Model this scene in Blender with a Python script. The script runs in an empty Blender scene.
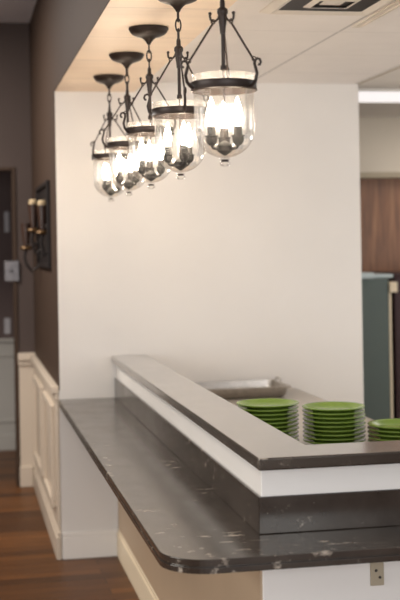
import bpy, bmesh, math, random
from mathutils import Matrix, Vector
random.seed(7)
S = bpy.context.scene
COL = S.collection
PI = math.pi
# ------------------------------------------------------------------ camera
cam_d = bpy.data.cameras.new('camera'); cam = bpy.data.objects.new('camera', cam_d); COL.objects.link(cam)
S.camera = cam
cam_d.sensor_width = 36.0; cam_d.sensor_fit = 'AUTO'
cam_d.lens = 1231.2/600*36.0
cam_d.shift_y = -(300-244.64)/600
cam.matrix_world = (Matrix.Translation((0, 0, 1.67)) @ Matrix.Rotation(-0.1937, 4, 'Z')
                    @ Matrix.Rotation(PI/2, 4, 'X') @ Matrix.Rotation(-0.0171, 4, 'Z'))
cam_d.dof.use_dof = True; cam_d.dof.focus_distance = 4.0; cam_d.dof.aperture_fstop = 3.2
cam_d.clip_end = 60
# ------------------------------------------------------------------ world, lights, exposure
W = bpy.data.worlds.new('world'); S.world = W; W.use_nodes = True
W.node_tree.nodes['Background'].inputs[0].default_value = (0.80, 0.86, 1.0, 1)
W.node_tree.nodes['Background'].inputs[1].default_value = 0.25
def area(name, loc, rot, sx, sy, power, col):
    l = bpy.data.lights.new(name, 'AREA'); l.shape = 'RECTANGLE'; l.size = sx; l.size_y = sy
    l.energy = power; l.color = col
    o = bpy.data.objects.new(name, l); COL.objects.link(o); o.location = loc; o.rotation_euler = rot
    return o
WARM = (1.0, 0.93, 0.86); COOL = (0.93, 0.96, 1.0)
area('window_daylight', (0.6, -2.3, 1.7), (PI/2, 0, 0), 4.5, 2.2, 165, (.98, .98, 1.0))           # dining room window behind the camera
area('dining_ceiling_light', (-.8, 4.2, 3.2), (0, 0, 0), 1.0, 2.6, 14, (1.0, .84, .66))
area('side_fill_light', (-3.12, 2.6, 1.55), (PI/2, 0, -PI/2), 3.0, 1.9, 115, (1.0, .97, .93))   # fill added left of the frame to brighten the wall under the counter
area('kitchen_ceiling_light', (2.95, 4.6, 2.53), (0, 0, 0), 1.2, 1.6, 8, WARM)
area('kitchen_side_fill', (4.56, 4.9, 1.55), (PI/2, 0, PI/2), 2.6, 1.7, 26, COOL)   # invented fill right of the frame, lifts kitchen ceiling and white wall
area('back_kitchen_fill', (3.7, 7.6, 2.53), (0, 0, 0), 0.6, 1.0, 10, WARM)  # unseen fill added to brighten the wood paneling
area('hall_ceiling_light', (-1.0, 7.2, 3.2), (0, 0, 0), 0.8, 1.2, 100, WARM)
S.view_settings.view_transform = 'Standard'; S.view_settings.look = 'None'
S.view_settings.gamma = 1.0; S.view_settings.use_curve_mapping = False
S.view_settings.exposure = 0.0

# ------------------------------------------------------------------ materials
def lin(c): return tuple((x/12.92 if x <= .04045 else ((x+.055)/1.055)**2.4) for x in (v/255 for v in c))
class NT:
    def __init__(s, name):
        s.m = bpy.data.materials.new(name); s.m.use_nodes = True; s.t = s.m.node_tree; s.n = s.t.nodes
        s.b = s.n['Principled BSDF']
    def add(s, t, **k):
        n = s.n.new(t)
        for a, v in k.items(): setattr(n, a, v)
        return n
    def link(s, a, b): s.t.links.new(a, b)
    def coord(s, scale=(1, 1, 1), rot=(0, 0, 0)):
        tc = s.add('ShaderNodeTexCoord'); mp = s.add('ShaderNodeMapping')
        mp.inputs['Scale'].default_value = scale; mp.inputs['Rotation'].default_value = rot
        s.link(tc.outputs['Object'], mp.inputs[0]); return mp.outputs[0]
    def noise(s, vec, scale, detail=4, rough=.55):
        n = s.add('ShaderNodeTexNoise'); n.inputs['Scale'].default_value = scale
        n.inputs['Detail'].default_value = detail; n.inputs['Roughness'].default_value = rough
        s.link(vec, n.inputs['Vector']); return n.outputs['Fac']
    def ramp(s, fac, stops):
        r = s.add('ShaderNodeValToRGB'); e = r.color_ramp.elements
        while len(e) < len(stops): e.new(.5)
        for i, (p, c) in enumerate(stops):
            e[i].position = p; e[i].color = (*c[:3], 1)
        s.link(fac, r.inputs[0]); return r.outputs[0]
    def mix(s, fac, a, b, mode='MIX'):
        m = s.add('ShaderNodeMix', data_type='RGBA', blend_type=mode)
        for k, v in ((0, fac), (6, a), (7, b)):
            if hasattr(v, 'is_linked') or hasattr(v, 'links'): s.link(v, m.inputs[k])
            elif isinstance(v, (int, float)): m.inputs[k].default_value = v
            else: m.inputs[k].default_value = (*v[:3], 1)
        return m.outputs[2]
    def bump(s, h, strength=.1, dist=.01):
        b = s.add('ShaderNodeBump'); b.inputs['Strength'].default_value = strength; b.inputs['Distance'].default_value = dist
        s.link(h, b.inputs['Height']); s.link(b.outputs[0], s.b.inputs['Normal'])
    def set(s, col=None, rough=None, metal=None, spec=None, **k):
        if col is not None:
            if isinstance(col, tuple): s.b.inputs['Base Color'].default_value = (*col[:3], 1)
            else: s.link(col, s.b.inputs['Base Color'])
        if rough is not None:
            if isinstance(rough, (int, float)): s.b.inputs['Roughness'].default_value = rough
            else: s.link(rough, s.b.inputs['Roughness'])
        if metal is not None: s.b.inputs['Metallic'].default_value = metal
        if spec is not None: s.b.inputs['Specular IOR Level'].default_value = spec
        for a, v in k.items(): s.b.inputs[a].default_value = v
        return s.m
def paint(name, rgb, rough=.6, var=.04, spec=.4):
    t = NT(name); c = lin(rgb); n = t.noise(t.coord(), 3, 3)
    col = t.ramp(n, [(.3, tuple(x*(1-var) for x in c)), (.7, tuple(min(1, x*(1+var)) for x in c))])
    g = t.noise(t.coord(), 260, 2); t.bump(g, .05, .002)
    return t.set(col, rough, 0, spec)
M = {}
M['white'] = paint('white wall paint', (221, 217, 212), .75, .015, .25)
M['trimwhite'] = paint('cream trim paint', (230, 226, 220), .42, .02, .4)
M['brown'] = paint('brown wall paint', (68, 52, 41), .7, .04, .3)
M['dark'] = paint('dark hall paint', (80, 68, 63), .7, .04, .3)
M['farwall'] = paint('slate hall paint', (104, 89, 86), .7, .04, .3)
M['greywains'] = paint('grey white wainscot paint', (182, 178, 170), .45, .02, .4)
M['doordark'] = paint('dark door paint', (90, 76, 74), .5, .05, .35)
M['beige'] = paint('beige bulkhead paint', (214, 204, 188), .7, .02, .3)
M['ceilhall'] = paint('hall ceiling paint', (222, 224, 230), .8, .02, .2)
M['cabteal'] = paint('grey green enamel', (86, 97, 92), .45, .03, .4)
M['cablid'] = paint('pale blue grey top', (188, 200, 200), .4, .03, .4)
M['cream'] = paint('cream wainscot paint', (204, 190, 172), .45, .02, .4)
M['tanside'] = paint('tan cream side', (182, 160, 134), .5, .03, .4)
M['creamtrim'] = paint('cream edge strip', (228, 212, 184), .5, .02, .3)
M['maroon'] = paint('dark maroon paint', (52, 24, 26), .45, .05, .4)
M['plate_pale'] = paint('pale plate', (190, 186, 188), .35, .03, .5)
M['bracket'] = paint('beige painted steel', (168, 156, 134), .45, .04, .4)
M['bouncefloor'] = paint('pale bounce floor', (196, 188, 176), .45, .05, .4)
M['screw'] = paint('dark screw steel', (48, 42, 38), .4, .05, .5)

def soffit_mat():
    t = NT('tan soffit panels'); v = t.coord((.5, 5.0, 1)); n = t.noise(v, 2.0, 5)
    c = lin((246, 223, 197))
    col = t.ramp(n, [(.3, tuple(x*.93 for x in c)), (.7, tuple(min(1, x*1.03) for x in c))])
    tc = t.add('ShaderNodeTexCoord'); sp = t.add('ShaderNodeSeparateXYZ'); t.link(tc.outputs['Object'], sp.inputs[0])
    m1 = t.add('ShaderNodeMath', operation='PINGPONG'); m1.inputs[1].default_value = .305; t.link(sp.outputs['Y'], m1.inputs[0])
    m2 = t.add('ShaderNodeMath', operation='LESS_THAN'); m2.inputs[1].default_value = .004; t.link(m1.outputs[0], m2.inputs[0])
    col = t.mix(m2.outputs[0], col, tuple(x*.72 for x in c))
    return t.set(col, .5, 0, .35)
M['soffit'] = soffit_mat()
def tile_mat(name, rgb, fx, fy, ox, oy, dk):
    t = NT(name); c = lin(rgb); n = t.noise(t.coord(), 5, 4)
    col = t.ramp(n, [(.3, tuple(x*.97 for x in c)), (.7, tuple(min(1, x*1.02) for x in c))])
    tc = t.add('ShaderNodeTexCoord'); sp = t.add('ShaderNodeSeparateXYZ'); t.link(tc.outputs['Object'], sp.inputs[0])
    for ax, per, off, w, k in (('X', fx, ox, .0055, dk), ('Y', fy, oy, .006, .9)):
        a = t.add('ShaderNodeMath', operation='SUBTRACT'); a.inputs[1].default_value = off; t.link(sp.outputs[ax], a.inputs[0])
        m1 = t.add('ShaderNodeMath', operation='PINGPONG'); m1.inputs[1].default_value = per/2; t.link(a.outputs[0], m1.inputs[0])
        m2 = t.add('ShaderNodeMath', operation='LESS_THAN'); m2.inputs[1].default_value = w; t.link(m1.outputs[0], m2.inputs[0])
        col = t.mix(m2.outputs[0], col, tuple(x*k for x in c))
    g = t.noise(t.coord(), 120, 3); t.bump(g, .08, .002)
    return t.set(col, .85, 0, .2)
M['ceiltile'] = tile_mat('white ceiling panels', (240, 234, 229), 0.609, 0.61, 1.588, 0.1, .62)
M['ceiltile2'] = tile_mat('tan ceiling panels', (228, 222, 214), 1.2, 0.61, 2.215, .2, .55)

def floor_mat():
    t = NT('dark wood planks'); v = t.coord()
    br = t.add('ShaderNodeTexBrick'); t.link(v, br.inputs['Vector'])
    br.inputs['Color1'].default_value = (*lin((116, 74, 37)), 1); br.inputs['Color2'].default_value = (*lin((70, 43, 22)), 1)
    br.inputs['Mortar'].default_value = (*lin((40, 27, 20)), 1); br.inputs['Scale'].default_value = 1
    br.inputs['Mortar Size'].default_value = .0025; br.inputs['Brick Width'].default_value = 1.1; br.inputs['Row Height'].default_value = .095
    br.inputs['Bias'].default_value = -.1; br.offset = .37
    g = t.noise(t.coord((2.5, 40, 1)), 2.2, 6)
    gr = t.ramp(g, [(.3, (.62, .6, .58)), (.7, (1.15, 1.12, 1.08))])
    col = t.mix(1.0, br.outputs['Color'], gr, 'MULTIPLY')
    return t.set(col, .42, 0, .25)
M['floor'] = floor_mat()
def wood_mat():
    t = NT('brown wood paneling'); g = t.noise(t.coord((14, 14, 1.0)), 2.5, 6)
    col = t.ramp(g, [(.3, lin((108, 74, 54))), (.55, lin((142, 99, 70))), (.75, lin((172, 126, 92)))])
    return t.set(col, .38, 0, .5)
M['wood'] = wood_mat()
def stone_mat(name, r0, r1, **coat):
    t = NT(name); v = t.coord()
    n = t.noise(v, 7, 6, .6)
    col = t.ramp(n, [(.25, lin((40, 34, 30))), (.6, lin((54, 46, 40))), (.85, lin((76, 66, 58)))])
    # pale scuffs and scratches
    sc = t.noise(t.coord((17, 32, 22), (0, 0, .25)), 1.0, 4, .62)
    sel = t.noise(v, 3.1, 2)
    m1 = t.ramp(sc, [(.60, (0, 0, 0)), (.70, (1, 1, 1))]); m2 = t.ramp(sel, [(.40, (0, 0, 0)), (.56, (1, 1, 1))])
    mk = t.mix(1.0, m1, m2, 'MULTIPLY')
    sp = t.noise(v, 95, 2); m3 = t.ramp(sp, [(.72, (0, 0, 0)), (.79, (.5, .5, .5))])
    mk = t.mix(1.0, mk, m3, 'ADD')
    mk2 = t.mix(1.0, mk, (.72, .72, .72), 'MULTIPLY')
    col = t.mix(mk2, col, lin((196, 184, 168)))
    r = t.ramp(n, [(.2, (r0,)*3), (.8, (r1,)*3)])
    t.bump(n, .05, .004)
    return t.set(col, r, 0, .5, **coat)
M['polished'] = stone_mat('polished dark soapstone', .15, .27, **{'Specular Tint': (1, .90, .76, 1), 'Coat Weight': .9, 'Coat Roughness': .12, 'Coat IOR': 1.6, 'Sheen Weight': .10, 'Sheen Roughness': .35, 'Sheen Tint': (1, .92, .82, 1)})
M['stone'] = stone_mat('worn dark soapstone', .13, .26, IOR=1.65, **{'Specular Tint': (1, .96, .89, 1), 'Sheen Weight': .05, 'Sheen Roughness': .35, 'Sheen Tint': (1, .90, .78, 1)})
def metal(name, rgb, rough, metalv=1.0):
    t = NT(name); c = lin(rgb); n = t.noise(t.coord(), 40, 3)
    col = t.ramp(n, [(.3, tuple(x*.85 for x in c)), (.7, tuple(min(1, x*1.1) for x in c))])
    return t.set(col, rough, metalv, .5)
M['bronze'] = metal('oil rubbed bronze', (46, 36, 31), .42, .4)
M['socket'] = metal('dark socket metal', (18, 14, 13), .75, 0)
M['iron'] = metal('black wrought iron', (46, 40, 38), .55, .5)
M['steel'] = metal('stainless steel', (186, 180, 172), .33)
M['chrome'] = metal('brushed chrome', (120, 116, 116), .4)
M['amber'] = metal('amber brass', (96, 72, 44), .4, .6)
M['candle'] = paint('ivory candle', (190, 168, 132), .5, .02, .4)
M['redglass'] = paint('dark red brown cup', (62, 44, 36), .25, .04, .5)
M['worktop'] = paint('grey worktop laminate', (158, 150, 140), .3, .04, .5)
def green_mat():
    t = NT('green glazed melamine'); n = t.noise(t.coord(), 8, 2)
    col = t.ramp(n, [(.3, lin((108, 136, 52))), (.7, lin((120, 148, 62)))])
    return t.set(col, .22, 0, .35)
M['green'] = green_mat()
def glass_mat(name, haze):
    t = NT(name); t.n.remove(t.b); out = [n for n in t.n if n.type == 'OUTPUT_MATERIAL'][0]
    tr = t.add('ShaderNodeBsdfTransparent'); tr.inputs[0].default_value = (.985, .98, .97, 1)
    gl = t.add('ShaderNodeBsdfGlossy'); gl.inputs['Roughness'].default_value = .04
    lw = t.add('ShaderNodeLayerWeight'); lw.inputs['Blend'].default_value = .28
    mp = t.add('ShaderNodeMath', operation='MULTIPLY'); mp.inputs[1].default_value = .55; t.link(lw.outputs['Fresnel'], mp.inputs[0])
    mx = t.add('ShaderNodeMixShader'); t.link(mp.outputs[0], mx.inputs[0]); t.link(tr.outputs[0], mx.inputs[1]); t.link(gl.outputs[0], mx.inputs[2])
    hz = t.add('ShaderNodeBsdfTranslucent'); hz.inputs[0].default_value = (.95, .93, .9, 1)   # haze added so the glass glows around the bulbs
    m2 = t.add('ShaderNodeMixShader'); m2.inputs[0].default_value = haze; t.link(mx.outputs[0], m2.inputs[1]); t.link(hz.outputs[0], m2.inputs[2])
    t.link(m2.outputs[0], out.inputs[0]); return t.m
M['glass'] = glass_mat('clear glass', .012); M['glassrim'] = glass_mat('thick glass rim', .09)
def emit(name, col, st):
    t = NT(name); t.set((.8, .8, .8), .5); t.b.inputs['Emission Color'].default_value = (*col, 1); t.b.inputs['Emission Strength'].default_value = st
    return t.m
M['bulb'] = emit('lit bulb', (1.0, .83, .64), 138)
M['troffer'] = emit('lit light panel', (1.0, .95, .95), .8)

# ------------------------------------------------------------------ mesh helpers
def box(bm, x0, x1, y0, y1, z0, z1):
    v = [bm.verts.new((x, y, z)) for x in (x0, x1) for y in (y0, y1) for z in (z0, z1)]
    for f in ((0, 1, 3, 2), (4, 6, 7, 5), (0, 4, 5, 1), (2, 3, 7, 6), (0, 2, 6, 4), (1, 5, 7, 3)):
        bm.faces.new([v[i] for i in f])
def prism(bm, pts, z0, z1):
    a = [bm.verts.new((x, y, z0)) for x, y in pts]; b = [bm.verts.new((x, y, z1)) for x, y in pts]
    n = len(pts); bm.faces.new(a[::-1]); bm.faces.new(b)
    for i in range(n): bm.faces.new([a[i], a[(i+1) % n], b[(i+1) % n], b[i]])
def lathe(bm, prof, seg=32, mat=None, close=False):
    """prof: list of (r, z); mat places it"""
    rings = []
    for r, z in prof:
        if r < 1e-6: rings.append([bm.verts.new((0, 0, z))])
        else: rings.append([bm.verts.new((r*math.cos(2*PI*i/seg), r*math.sin(2*PI*i/seg), z)) for i in range(seg)])
    vs = [v for R in rings for v in R]
    pairs = list(zip(rings, rings[1:])) + ([(rings[-1], rings[0])] if close else [])
    for A, B in pairs:
        for i in range(seg):
            j = (i+1) % seg
            if len(A) == 1 and len(B) == 1: continue
            if len(A) == 1: bm.faces.new([A[0], B[i], B[j]])
            elif len(B) == 1: bm.faces.new([A[i], B[0], A[j]])
            else: bm.faces.new([A[i], B[i], B[j], A[j]])
    if mat: bmesh.ops.transform(bm, matrix=mat, verts=vs)
    return vs
def tube(bm, pts, r, seg=8, closed=False):
    pts = [Vector(p) for p in pts]; n = len(pts); rr = r if isinstance(r, (list, tuple)) else [r]*n
    rings = []; prev = None
    for i, p in enumerate(pts):
        if closed: t = (pts[(i+1) % n]-pts[i-1]).normalized()
        else: t = (pts[min(i+1, n-1)]-pts[max(i-1, 0)]).normalized()
        if prev is None:
            u = t.orthogonal().normalized()
        else:
            u = (prev - t*prev.dot(t)); u = u.normalized() if u.length > 1e-6 else t.orthogonal().normalized()
        prev = u; w = t.cross(u)
        rings.append([bm.verts.new(p+(u*math.cos(2*PI*k/seg)+w*math.sin(2*PI*k/seg))*rr[i]) for k in range(seg)])
    L = list(zip(rings, rings[1:])) + ([(rings[-1], rings[0])] if closed else [])
    for A, B in L:
        for k in range(seg): bm.faces.new([A[k], A[(k+1) % seg], B[(k+1) % seg], B[k]])
    if not closed: bm.faces.new(rings[0][::-1]); bm.faces.new(rings[-1])
def obj(name, bm, mat, parent=None, bevel=0, smooth=False, segs=2, loc=None):
    bmesh.ops.recalc_face_normals(bm, faces=bm.faces[:])
    me = bpy.data.meshes.new(name); bm.to_mesh(me); bm.free()
    me.materials.append(mat)
    if smooth:
        for p in me.polygons: p.use_smooth = True
        try: me.set_sharp_from_angle(angle=math.radians(40))
        except Exception: pass
    o = bpy.data.objects.new(name, me); COL.objects.link(o)
    if parent: o.parent = parent
    if loc: o.location = loc
    if bevel:
        b = o.modifiers.new('bevel', 'BEVEL'); b.width = bevel; b.segments = segs; b.limit_method = 'ANGLE'
    return o
def bx(name, mat, *boxes, parent=None, bevel=0):
    bm = bmesh.new()
    for b in boxes: box(bm, *b)
    return obj(name, bm, mat, parent, bevel)
def struct(o): o['kind'] = 'structure'; return o
def tag(o, label, cat, group=None):
    o['label'] = label; o['category'] = cat
    if group: o['group'] = group
    return o
def thing(name, label, cat, loc=(0, 0, 0), rz=0, group=None):
    o = bpy.data.objects.new(name, None); COL.objects.link(o); o.location = loc; o.rotation_euler = (0, 0, rz)
    o.empty_display_size = .05
    return tag(o, label, cat, group)
def copy_tree(o, parent=None):
    c = o.copy(); COL.objects.link(c)
    if parent: c.parent = parent
    for ch in list(o.children): copy_tree(ch, c)
    return c

# ------------------------------------------------------------------ the setting
XB = .5146; D = 6.6105; ZS = 2.503; ZC = 2.557; ZH = 3.245; XW = 2.218; XS = .8241
Y8 = 8.70
struct(bx('floor', M['floor'], (-3.2, 4.7, -2.6, 10.45, -.1, 0)))
struct(bx('floor', M['bouncefloor'], (XS+.15, 4.6, 3.52, 8.4, 0.0002, .006)))  # unseen pale sheet added to bounce light up to the kitchen ceiling
struct(bx('wall_back', M['white'], (XB+.004, XW, D, D+.14, 0, ZC), (XB, XB+.004, D, D+.14, 0, .9)))
# brown corridor wall: full depth behind, and a skin over the end of the white wall
bm = bmesh.new(); prism(bm, [(XB, D), (XB+.004, D), (XB+.004, D+.14), (XB, D+.14)], .9002, ZH); prism(bm, [(XB, D+.1402), (.66, D+.1402), (.66, Y8+.12), (XB, Y8+.12)], 0, ZH)
struct(obj('wall_corridor', bm, M['brown']))
bm = bmesh.new(); prism(bm, [(XB, D), (XB, 3.05), (4.6, 3.05), (4.6, 3.054), (XB+.004, 3.054), (XB+.004, D)], ZS+.0005, ZH)
struct(obj('wall_header', bm, M['brown']))
bm = bmesh.new(); prism(bm, [(XB+.0042, D), (XB+.0042, 3.0545), (4.6, 3.0545), (4.6, 3.56), (.95, 3.56), (.95, D)], ZS, ZC)
struct(obj('ceiling', bm, M['soffit']))
struct(bx('ceiling', M['ceiltile'], (XB+.0042, XW-.003, 3.06, D, ZC+.0002, ZC+.1)))
struct(bx('ceiling', M['ceiltile2'], (XW+.006, 4.6, 3.1, 8.62, ZC, ZC+.1), (.70, XW+.006, D+.14, 8.62, ZC, ZC+.1)))
struct(bx('trim_1', M['bracket'], (XW-.003, XW+.006, 3.6, D+.02, ZC-.003, ZC+.05)))
struct(bx('ceiling', M['ceilhall'], (-3.2, XB, -2.6, 10.45, ZH, ZH+.1), (XB, 4.7, -2.6, 3.06, ZH, ZH+.1)))
struct(bx('wall_left', M['brown'], (-3.3, -3.2, -2.6, 10.45, 0, ZH)))
struct(bx('wall_right', M['white'], (4.6, 4.7, -2.6, 8.62, 0, ZH)))
# dining room rear wall with its window opening
struct(bx('wall_front', M['brown'], (-3.2, -1.7, -2.6, -2.5, 0, ZH), (2.9, 4.7, -2.6, -2.5, 0, ZH), (-1.7, 2.9, -2.6, -2.5, 0, .55), (-1.7, 2.9, -2.6, -2.5, 2.85, ZH)))
struct(bx('window_1', M['trimwhite'], (-1.72, -1.66, -2.6, -2.46, .53, 2.87), (2.86, 2.92, -2.6, -2.46, .53, 2.87), (-1.66, 2.86, -2.6, -2.46, .53, .59), (-1.66, 2.86, -2.6, -2.46, 2.81, 2.87)))
# corridor end wall with the doorway
XJ = .398
struct(bx('wall_hall', M['dark'], (-3.2, -.62, Y8, Y8+.12, 0, ZH), (-.62, XJ, Y8, Y8+.12, 2.235, ZH), (XJ, XB-.002, Y8, Y8+.12, 0, ZH)))
struct(bx('door_1', M['brown'], (.374, XJ, Y8-.012, Y8+.13, 0, 2.235), (-.62, -.595, Y8-.012, Y8+.13, 0, 2.235), (-.595, .374, Y8-.012, Y8+.13, 2.212, 2.235), bevel=.003))
# room past the doorway
struct(bx('wall_far', M['farwall'], (-3.2, 4.7, 10.3, 10.45, 0, ZH)))
struct(bx('wall_hall', M['dark'], (.66, .78, Y8+.12, 10.3, 0, ZH)))
def wainscot_front(name, x0, x1, y, n, top=.925):
    bm = bmesh.new()
    box(bm, x0, x1, y-.014, y-.001, 0, top-.03); box(bm, x0, x1, y-.04, y-.001, top-.03, top)
    box(bm, x0, x1, y-.03, y-.012, 0, .13); w = (x1-x0)/n
    for i in range(n):
        a = x0+i*w+.08; b = x0+(i+1)*w-.08
        for r in ((a, b, .23, .26), (a, b, .77, .80), (a, a+.03, .26, .77), (b-.03, b, .26, .77)):
            box(bm, r[0], r[1], y-.026, y-.013, r[2], r[3])
    return struct(obj(name, bm, M['greywains'], bevel=.004))
wainscot_front('trim_2', -3.1, .64, 10.3, 6)
# wainscot on the corridor wall (face X = XB, towards -X)
bm = bmesh.new(); y0, y1 = D, Y8-.03
box(bm, XB-.012, XB-.0005, y0, y1, .0, .88)
for a, b in ((6.80, 7.52), (7.72, 8.5)):
    for r in ((a, b, .24, .275), (a, b, .765, .80), (a, a+.035, .275, .765), (b-.035, b, .275, .765)):
        box(bm, XB-.034, XB-.011, r[0], r[1], r[2], r[3])
struct(obj('trim_3', bm, M['cream'], bevel=.004))
bm = bmesh.new(); box(bm, XB-.04, XB-.0005, y0-.0, y1, .885, .925); box(bm, XB-.024, XB-.0005, y0, y1, .85, .885)
struct(obj('trim_4', bm, M['cream'], bevel=.006))
bm = bmesh.new(); box(bm, XB-.028, XB-.0005, y0-.016, y1, 0, .12); box(bm, XB-.02, XB-.0005, y0-.012, y1, .12, .145)
struct(obj('baseboard_corridor', bm, M['cream'], bevel=.004))
# pilaster return beside the doorway
bm = bmesh.new(); box(bm, XJ+.002, XB-.001, Y8-.022, Y8-.001, 0, .88); box(bm, XJ-.004, XB-.001, Y8-.05, Y8-.001, .885, .935)
box(bm, XJ-.002, XB-.001, Y8-.036, Y8-.001, .85, .885)
struct(obj('trim_5', bm, M['cream'], bevel=.005))
bm = bmesh.new(); box(bm, XJ-.004, XB-.03, Y8-.045, Y8-.021, 0, .145)
struct(obj('baseboard_hall', bm, M['cream'], bevel=.006))
# white wall foot under the bar counter
bm = bmesh.new(); box(bm, XB+.003, XS-.001, D-.016, D-.0005, 0, .12); box(bm, XB+.003, XS-.001, D-.012, D-.0005, .12, .145)
struct(obj('baseboard_back', bm, M['trimwhite'], bevel=.004))
# kitchen end: bulkhead over wood paneling
struct(bx('wall_kitchen', M['wood'], (.78, 4.6, 8.52, 8.62, 0, 2.15)))
struct(bx('wall_bulkhead', M['beige'], (.78, 4.6, 8.40, 8.62, 2.165, ZC)))
struct(bx('trim_6', M['bracket'], (.78, 4.6, 8.385, 8.53, 2.125, 2.165), bevel=.004))

# ------------------------------------------------------------------ bar half wall
XE = 4.55
YW = 3.368
bm = bmesh.new(); prism(bm, [(XS, D-.001), (XS, YW), (XE, YW), (XE, YW+.14), (XS+.14, YW+.14), (XS+.14, D-.001)], 0, 1.0445)
struct(obj('wall_bar', bm, M['trimwhite'], bevel=.003))
bm = bmesh.new()
prism(bm, [(XS-.014, D-.018), (XS-.014, YW-.014), (XE, YW-.014), (XE, YW-.0005), (XS-.0005, YW-.0005), (XS-.0005, D-.018)], 0, .13)
prism(bm, [(XS-.009, D-.018), (XS-.009, YW-.009), (XE, YW-.009), (XE, YW-.0005), (XS-.0005, YW-.0005), (XS-.0005, D-.018)], .13, .15)
struct(obj('baseboard_bar', bm, M['creamtrim'], bevel=.003))
# thin tan sheet on the long side under the counter
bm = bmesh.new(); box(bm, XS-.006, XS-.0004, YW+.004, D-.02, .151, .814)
struct(obj('trim_7', bm, M['tanside']))
def corner_arc(cx, cy, r, a0, a1, n=14):
    return [(cx+r*math.cos(a0+(a1-a0)*i/n), cy+r*math.sin(a0+(a1-a0)*i/n)) for i in range(n+1)]
XL, YL, ZL = .512, 3.125, .854
def counter_outline(ins):
    r = .13-ins
    return [(XL+ins, D-.002)] + corner_arc(XL+.13, YL+.13, r, PI, 1.5*PI) + [(XE, YL+ins), (XE, YW-.001), (XS-.001, YW-.001), (XS-.001, D-.002)]
ct = thing('bar_countertop', 'low dark stone bar counter with rounded corner wrapping below the raised ledge', 'countertop', (XL, YL, ZL))
def local(o, root):   # keep world placement under a parent that is not at the origin
    o.matrix_parent_inverse = Matrix.Translation(root.location).inverted(); return o
bm = bmesh.new(); prism(bm, counter_outline(0), ZL-.018, ZL); prism(bm, counter_outline(.0025), ZL-.0215, ZL-.018); prism(bm, counter_outline(0), ZL-.038, ZL-.0215)
local(obj('slab', bm, M['stone'], ct, bevel=.004), ct)
bm = bmesh.new(); zb = .9586; th = .011
prism(bm, [(XS-th, D-.002), (XS-th, YW-th), (XE, YW-th), (XE, YW-.0008), (XS-.0008, YW-.0008), (XS-.0008, D-.002)], ZL+.0002, zb)
local(obj('backsplash', bm, M['stone'], ct, bevel=.0025), ct)
ld = bmesh.new(); XR0, XR1, YR = .799, .987, 3.287
prism(ld, [(XR0, D-.002), (XR0, YR), (XE, YR), (XE, YR+.188), (XR1, YR+.188), (XR1, D-.002)], 1.045, 1.08)
tag(obj('bar_ledge', ld, M['polished'], bevel=.005, segs=3), 'narrow raised dark stone ledge on the white half wall, above the low counter', 'ledge')
# counter bracket
bk = thing('counter_bracket', 'small beige steel angle bracket with two screws under the low counter front', 'bracket', (1.16, YW, .752))
bm = bmesh.new(); box(bm, -.020, .020, -.008, -.0005, -.066, .063); box(bm, -.020, .020, -.16, -.0005, .055, .063)
obj('plate', bm, M['bracket'], bk, bevel=.002)
for sx, sz in ((-.004, -.022), (.007, -.042)):
    bm = bmesh.new(); lathe(bm, [(0, .0028), (.003, .0025), (.0042, .001), (.0042, -.002), (0, -.002)], 12, Matrix.Translation((sx, -.0085, sz)) @ Matrix.Rotation(PI/2, 4, 'X'))
    obj('screw', bm, M['screw'], bk, smooth=True)

# ------------------------------------------------------------------ kitchen worktop behind the bar
ZW = .865
wk = thing('kitchen_worktop', 'grey worktop behind the raised ledge holding plates and pan', 'worktop', (1.4, 5.0, 0))
XK = 1.83
local(bx('worktop_slab', M['worktop'], (XS+.142, XK, YW+.142, D-.002, ZW-.035, ZW), parent=wk, bevel=.004), wk)
local(bx('cabinet_body', M['trimwhite'], (XS+.142, XK-.03, YW+.142, D-.002, .1, ZW-.0355), parent=wk, bevel=.003), wk)
local(bx('toe_kick', M['doordark'], (XS+.142, XK-.09, YW+.142, D-.002, .001, .0995), parent=wk), wk)

# stainless pan
pan = thing('steel_pan', 'open stainless steel food pan beside the back wall behind the plates', 'pan', (1.42, 6.385, ZW))
def rrect(hx, hy, r, z, n=5):
    P = []
    for cx, cy, a in ((hx-r, hy-r, 0), (-hx+r, hy-r, PI/2), (-hx+r, -hy+r, PI), (hx-r, -hy+r, 1.5*PI)):
        for i in range(n+1): P.append((cx+r*math.cos(a+PI/2*i/n), cy+r*math.sin(a+PI/2*i/n), z))
    return P
bm = bmesh.new(); hx, hy = .262, .17
L = [rrect(hx-.02, hy-.02, .03, .003), rrect(hx-.008, hy-.008, .035, .018), rrect(hx-.003, hy-.003, .035, .052), rrect(hx+.012, hy+.012, .03, .052), rrect(hx+.014, hy+.014, .03, .059),
     rrect(hx-.005, hy-.005, .035, .059), rrect(hx-.011, hy-.011, .033, .016), rrect(hx-.024, hy-.024, .028, .008)]
R = [[bm.verts.new(p) for p in l] for l in L]
for A, B in zip(R, R[1:]):
    for i in range(len(A)): bm.faces.new([A[i], A[(i+1) % len(A)], B[(i+1) % len(A)], B[i]])
bm.faces.new(R[0][::-1]); bm.faces.new(R[-1])
obj('body', bm, M['steel'], pan, smooth=True)
for sgn in (1,):
    bm = bmesh.new(); x = hx-.02
    x = hx+.004; tube(bm, [(x, .02, .061), (x, .02, .072), (x, .04, .078), (x, .10, .078), (x, .12, .072), (x, .12, .061)], .006, 8)
    obj('handle', bm, M['steel'], pan, smooth=True)

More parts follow.
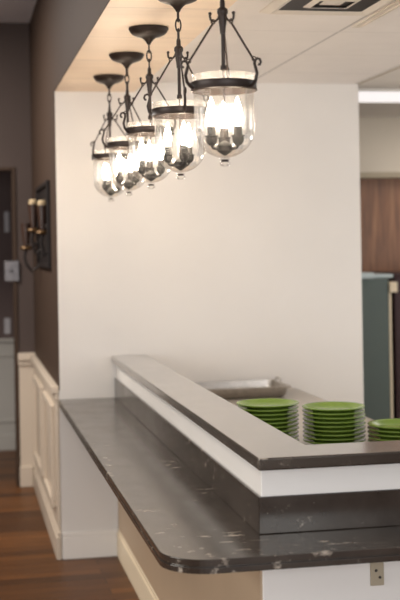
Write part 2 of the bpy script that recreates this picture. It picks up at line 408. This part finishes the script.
# ------------------------------------------------------------------ green plates
def plate_bm():
    bm = bmesh.new(); R = .125
    prof = [(0, .004), (.070, .004), (.078, .0), (.083, .0), (.086, .006), (.105, .013), (R-.003, .0195), (R, .0215), (R-.001, .0245), (R-.006, .0245), (.106, .0185), (.088, .0105), (.080, .0085), (0, .0085)]
    lathe(bm, prof, 56); return bm
P0 = obj('dinner_plate', plate_bm(), M['green'], smooth=True)
ORD = ['topmost', 'second', 'third', 'fourth', 'fifth', 'sixth', 'seventh', 'eighth', 'ninth', 'tenth', 'eleventh']
SP = .0165
first = True
for nm, x, y, n in (('left', 1.196, 4.76, 10), ('middle', 1.452, 4.70, 9), ('right', 1.688, 4.60, 5)):
    for k in range(n):
        o = P0 if first else P0.copy()
        if not first: COL.objects.link(o)
        first = False
        o.location = (x+random.uniform(-.0015, .0015), y+random.uniform(-.002, .002), ZW+.0006+k*SP); o.rotation_euler = (0, 0, random.uniform(0, 6))
        i = n-1-k
        if nm == 'right': where = 'short right-hand stack'
        elif nm == 'middle': where = 'tall middle stack'
        else: where = 'tall stack before the steel pan'
        lab = ('topmost green plate of the ' if i == 0 else 'bottom green plate of the ' if i == n-1 else ORD[i]+' green plate from the top of the ')+where
        tag(o, lab, 'plate', 'green plates in the %s stack' % nm)

# ------------------------------------------------------------------ pendant lanterns
def pendant(label):
    """origin at the ceiling point; z downwards negative"""
    t = thing('pendant_lantern', label, 'pendant light', group='glass bell pendant lanterns over the bar')
    zb = 2.108-ZS      # band centre
    # canopy
    bm = bmesh.new()
    lathe(bm, [(0, -.0005), (.075, -.0005), (.077, -.006), (.073, -.012), (.071, -.017), (.062, -.026), (.045, -.033), (.028, -.038), (.018, -.046), (.010, -.056), (.006, -.064), (0, -.066)], 40)
    obj('canopy', bm, M['bronze'], t, smooth=True)
    # chain of oval links
    bm = bmesh.new(); z = -.058; zend = 2.346-ZS; n = 3; step = (z-zend)/n
    for i in range(n):
        zc = z-step*(i+.5); pts = []
        for a in range(16):
            th = 2*PI*a/16; px = .0088*math.cos(th); pz = (step*.5+.005)*math.sin(th)
            pts.append((px, 0, zc+pz) if i % 2 == 0 else (0, px, zc+pz))
        tube(bm, pts, .0028, 7, closed=True)
    obj('chain', bm, M['bronze'], t, smooth=True)
    # hub
    bm = bmesh.new(); zh = 2.354-ZS
    lathe(bm, [(0, zh-.002), (.005, zh-.003), (.007, zh-.010), (.0075, zh-.026), (.0135, zh-.031), (.0152, zh-.035), (.0152, zh-.043), (.012, zh-.048), (.0105, zh-.055), (.0115, zh-.066), (.009, zh-.082), (.0078, zh-.100), (0, zh-.100)], 24)
    hub = obj('hub', bm, M['bronze'], t, smooth=True)
    RB = .0905
    for k in range(3):
        a = k*2*PI/3; c, s = math.cos(a), math.sin(a)
        P = lambda r, z: (r*c, r*s, z)
        bm = bmesh.new()   # J hook on the hub
        pts = [P(.009, zh-.046), P(.013, zh-.058), P(.020, zh-.065), P(.029, zh-.067), P(.0365, zh-.062), P(.038, zh-.054), P(.0375, zh-.048)]
        tube(bm, pts, [.0034]*6+[.0034], 8); lathe(bm, [(0, .005), (.0042, .003), (.005, 0), (.0042, -.003), (0, -.005)], 10, Matrix.Translation(P(.0375, zh-.046)))
        obj('hook', bm, M['bronze'], hub, smooth=True)
        bm = bmesh.new()   # rod with an eye at each end
        A = Vector(P(.029, zh-.072)); B = Vector(P(.104, zb+.062))
        tube(bm, [A, A.lerp(B, .06), A.lerp(B, .5), B], .0030, 8)
        tan = Vector((c, s, 0))
        for C0 in (A, B):
            ring = []
            for q in range(12):
                th = 2*PI*q/12; ring.append(C0+tan*.006*math.cos(th)+Vector((0, 0, .006*math.sin(th)+.004)))
            tube(bm, ring, .0018, 6, closed=True)
        obj('rod', bm, M['bronze'], t, smooth=True)
        bm = bmesh.new()   # S scroll on the band
        sc = [(.092, zb-.008), (.100, zb-.002), (.109, zb+.008), (.1135, zb+.026), (.109, zb+.042), (.1055, zb+.053), (.108, zb+.062), (.1150, zb+.066), (.123, zb+.063), (.1265, zb+.055), (.123, zb+.048), (.119, zb+.049)]
        tube(bm, [P(*q) for q in sc], [.005, .005, .0048, .0046, .0044, .0042, .004, .0038, .0036, .0034, .0032, .0038], 8)
        obj('scroll', bm, M['bronze'], t, smooth=True)
    # band
    bm = bmesh.new()
    lathe(bm, [(RB-.004, zb-.013), (RB-.001, zb-.0145), (RB+.003, zb-.012), (RB+.001, zb-.008), (RB+.001, zb+.007), (RB+.0025, zb+.010), (RB-.0005, zb+.012), (RB-.004, zb+.011)], 56, close=True)
    obj('band', bm, M['bronze'], t, smooth=True)
    # glass bell
    bm = bmesh.new(); Rg = .084
    prof = [(Rg+.0005, zb+.011), (Rg, zb), (Rg, zb-.06), (Rg, zb-.110)]
    prof += [(Rg*math.cos(q*PI/20), zb-.117-.082*math.sin(q*PI/20)) for q in range(0, 11)]
    lathe(bm, prof, 56)
    gl = obj('glass_bell', bm, M['glass'], t, smooth=True)
    bm = bmesh.new()
    lathe(bm, [(Rg+.0008, zb+.0115), (Rg+.0005, zb+.026), (Rg+.001, zb+.031), (Rg+.004, zb+.0315), (Rg+.0058, zb+.028), (Rg+.0045, zb+.023), (Rg+.0035, zb+.0115)], 56)
    obj('glass_rim', bm, M['glassrim'], gl, smooth=True)
    bm = bmesh.new(); z0 = zb-.199
    lathe(bm, [(0, z0), (.013, z0-.002), (.014, z0-.004), (.009, z0-.007), (.013, z0-.011), (.0155, z0-.016), (.011, z0-.022), (0, z0-.024)], 24)
    obj('finial', bm, M['glass'], gl, smooth=True)
    bm = bmesh.new(); lathe(bm, [(0, z0-.0040), (.0085, z0-.0042), (.0105, z0-.0062), (.0105, z0-.0082), (.0085, z0-.0100), (0, z0-.0102)], 20)
    obj('finial_nut', bm, M['bronze'], gl, smooth=True)
    # stem and candle cluster
    bm = bmesh.new(); tube(bm, [(0, 0, zh-.088), (0, 0, zb+.048), (0, 0, zb+.044)], .0055, 10); 
    lathe(bm, [(0, zb+.060), (.008, zb+.058), (.009, zb+.046), (.004, zb+.043), (0, zb+.043)], 16)
    tube(bm, [(0, 0, zb+.044), (0, 0, zb-.16)], .0028, 8)
    obj('stem', bm, M['bronze'], t, smooth=True)
    zc = zb-.178
    bm = bmesh.new()
    lathe(bm, [(0, zc+.028), (.006, zc+.026), (.018, zc+.018), (.022, zc+.012), (.020, zc+.004), (.022, zc-.001), (.014, zc-.007), (.005, zc-.013), (0, zc-.015)], 24)
    cl = obj('candle_cluster', bm, M['socket'], t, smooth=True)
    for k in range(3):
        a = k*2*PI/3-.907+PI; c, s = math.cos(a), math.sin(a); r = .042
        bm = bmesh.new(); tube(bm, [(.012*c, .012*s, zc+.008), (.026*c, .026*s, zc+.004), (.038*c, .038*s, zc+.006), (r*c, r*s, zc+.016)], .0042, 8)
        T = Matrix.Translation((r*c, r*s, 0))
        lathe(bm, [(0, zc+.012), (.008, zc+.013), (.014, zc+.020), (.0165, zc+.030), (.0155, zc+.036), (.019, zc+.0375), (.019, zc+.040), (.0118, zc+.041), (.0115, zc+.065), (.009, zc+.066), (0, zc+.066)], 20, T)
        so = obj('candle_socket', bm, M['socket'], cl, smooth=True)
        bm = bmesh.new()
        lathe(bm, [(0, zc+.0665), (.007, zc+.068), (.0105, zc+.078), (.0130, zc+.092), (.0125, zc+.104), (.0090, zc+.120), (.0042, zc+.136), (0, zc+.146)], 20, T)
        obj('bulb', bm, M['bulb'], cl, smooth=True)
    return t
LABS = ['frontmost and largest-looking clear glass bell pendant lantern with dark bronze frame',
        'second glass bell pendant lantern from the front of the row over the bar',
        'middle glass bell pendant lantern of the five hanging over the bar',
        'fourth glass bell pendant lantern from the front, second from the back wall',
        'rearmost glass bell pendant lantern of the row, nearest the back wall']
LX = (.730, .724, .728, .731, .737); LY = (3.34, 4.00, 4.66, 5.31, 6.00)
pl = pendant(LABS[0])
for k, rz in enumerate((PI/2-.33, -1.59, PI/2-.2, PI/2-.45, PI/2+.1)):
    o = pl if k == 0 else copy_tree(pl)
    o.location = (LX[k], LY[k], ZS); o.rotation_euler = (0, 0, rz); o['label'] = LABS[k]

# ------------------------------------------------------------------ ceiling fittings
vt = thing('ceiling_vent', 'square steel air diffuser in the white ceiling above the front lantern', 'vent', (1.368, 4.355, ZC))
def sqring(bm, h0, z0, h1, z1, th=.002):
    a = [bm.verts.new((sx*h0, sy*h0, z0)) for sx, sy in ((1, 1), (-1, 1), (-1, -1), (1, -1))]; b = [bm.verts.new((sx*h1, sy*h1, z1)) for sx, sy in ((1, 1), (-1, 1), (-1, -1), (1, -1))]
    a2 = [bm.verts.new((v.co.x, v.co.y, v.co.z+th)) for v in a]; b2 = [bm.verts.new((v.co.x, v.co.y, v.co.z+th)) for v in b]
    for i in range(4):
        j = (i+1) % 4
        bm.faces.new([a[i], a[j], b[j], b[i]]); bm.faces.new([a2[i], b2[i], b2[j], a2[j]]); bm.faces.new([a[i], a2[i], a2[j], a[j]]); bm.faces.new([b[i], b[j], b2[j], b2[i]])
M['ventpaint'] = paint('vent enamel', (222, 212, 198), .35, .02, .5)
bm = bmesh.new(); sqring(bm, .225, -.0025, .19, -.014); sqring(bm, .19, -.014, .165, -.004)
obj('frame', bm, M['ventpaint'], vt)
for h0, h1, za, zb_ in ((.088, .068, -.006, -.013), (.040, .0, -.005, -.008)):
    bm = bmesh.new(); sqring(bm, h0, za, max(h1, .001), zb_); obj('louver', bm, M['ventpaint'], vt)
bm = bmesh.new(); box(bm, -.168, .168, -.168, .168, -.0032, -.0005); obj('dark_duct_plate', bm, M['iron'], vt)  # dark plate stands in for the shade inside the duct
tr = thing('ceiling_light', 'lit flat ceiling light panel past the right edge of the white wall', 'ceiling light', (2.75, 7.12, ZC))
bm = bmesh.new(); sqr = ((-.66, .66, -.30, -.275), (-.66, .66, .275, .30), (-.66, -.635, -.275, .275), (.635, .66, -.275, .275))
for q in sqr: box(bm, *q, -.012, -.0005)
obj('frame', bm, M['trimwhite'], tr)
bm = bmesh.new(); box(bm, -.635, .635, -.275, .275, -.008, -.001); obj('diffuser', bm, M['troffer'], tr)
bx_ = bx('ceiling_track', M['ventpaint'], (1.60, 1.612, 3.6, 4.83, ZC-.007, ZC-.0005), (1.632, 1.640, 3.6, 4.83, ZC-.007, ZC-.0005), (1.60, 1.640, 4.83, 4.838, ZC-.007, ZC-.0005))
tag(bx_, 'thin double metal ceiling track right of the air diffuser', 'track')

# ------------------------------------------------------------------ kitchen cabinet
cb = thing('tall_cabinet', 'grey-green cabinet with pale top seen past the right end of the white wall', 'cabinet', (2.56, 7.8, 0))
bx('body', M['cabteal'], (-.32, .245, 0, .5, .002, 1.425), parent=cb, bevel=.006)
bx('top', M['cablid'], (-.33, .14, -.02, .51, 1.4255, 1.465), (.14, .30, .06, .51, 1.4255, 1.45), parent=cb, bevel=.006)
bx('edge_strip', M['creamtrim'], (.2455, .262, 0, .03, .002, 1.33), parent=cb, bevel=.002)
bx('corner_block', M['creamtrim'], (.2455, .30, -.02, .05, 1.3305, 1.40), parent=cb, bevel=.004)

mc = thing('maroon_cabinet', 'dark maroon cabinet at the right edge, beside the grey-green cabinet', 'cabinet', (3.30, 7.95, 0))
bx('body', M['maroon'], (-.40, .45, 0, .45, .002, 1.43), parent=mc, bevel=.006)
bx('top', M['maroon'], (-.41, .46, -.015, .455, 1.4305, 1.455), parent=mc, bevel=.006)

# ------------------------------------------------------------------ corridor things
def put(name, mat, label, cat, *b, bevel=.003): return tag(bx(name, mat, *b, bevel=bevel), label, cat)
put('wall_switch', M['plate_pale'], 'small pale switch plate high on the dark wall past the doorway', 'switch', (.375, .415, 10.288, 10.2995, 1.80, 1.97))
put('wall_outlet', M['plate_pale'], 'small pale plate low on the dark wall just over the far wainscot', 'outlet', (.36, .41, 10.288, 10.2995, .96, 1.09))
lk = thing('lock_plate', 'shiny chrome lock plate on the dark doorway frame at the left edge', 'lock', (.362, Y8-.012, 1.508))
bx('plate', M['chrome'], (-.05, .052, -.010, -.0005, -.072, .072), parent=lk, bevel=.004)
bm = bmesh.new(); lathe(bm, [(0, .034), (.010, .033), (.014, .028), (.008, .016), (.012, .001), (0, .001)], 18, Matrix.Translation((-.005, -.010, .0)) @ Matrix.Rotation(PI/2, 4, 'X'))
obj('knob', bm, M['chrome'], lk, smooth=True)

# iron candle holder on the brown wall (wall face X = XB, things stand out towards -X)
sc = thing('wall_candle_holder', 'dark iron wall candle holder with amber cups on the brown corridor wall', 'sconce', (XB, 7.5, 1.80))
bm = bmesh.new()   # wide openwork back frame
for r in ((-.5, .5, .225, .25), (-.5, .5, -.25, -.225), (-.5, -.475, -.225, .225), (.475, .5, -.225, .225), (-.475, .475, -.02, .005)):
    box(bm, -.022, -.001, r[0], r[1], r[2], r[3])
box(bm, -.008, -.001, -.476, .476, -.226, .226)
obj('back_frame', bm, M['iron'], sc, bevel=.003)
for y, out, z in ((-.28, .032, .0), (.12, .060, .02), (.42, .090, -.09)):
    bm = bmesh.new()
    pts = [(-.012, y, z-.16), (-.03-out*.3, y, z-.19), (-out, y, z-.15), (-out-.012, y, z-.10), (-out, y, z-.055)]
    tube(bm, pts, .010, 8)
    tube(bm, [(-.012, y, z+.0), (-out*.5, y, z-.03), (-out, y, z-.055)], .008, 8)
    ar = obj('arm', bm, M['iron'], sc, smooth=True)
    T = Matrix.Translation((-out, y, z))
    bm = bmesh.new(); lathe(bm, [(0, -.058), (.03, -.055), (.042, -.045), (.038, -.035), (.020, -.030), (0, -.030)], 18, T); obj('drip_pan', bm, M['amber'], ar, smooth=True)
    bm = bmesh.new(); lathe(bm, [(0, -.0295), (.018, -.028), (.024, .02), (.032, .10), (.034, .115), (.030, .115), (.026, .06), (0, .05)], 18, T); obj('cup', bm, M['redglass'], ar, smooth=True)
    if out > .08: continue
    bm = bmesh.new(); lathe(bm, [(0, .051), (.022, .052), (.027, .085), (.027, .135), (.018, .145), (0, .146)], 16, T); obj('candle', bm, M['candle'], ar, smooth=True)
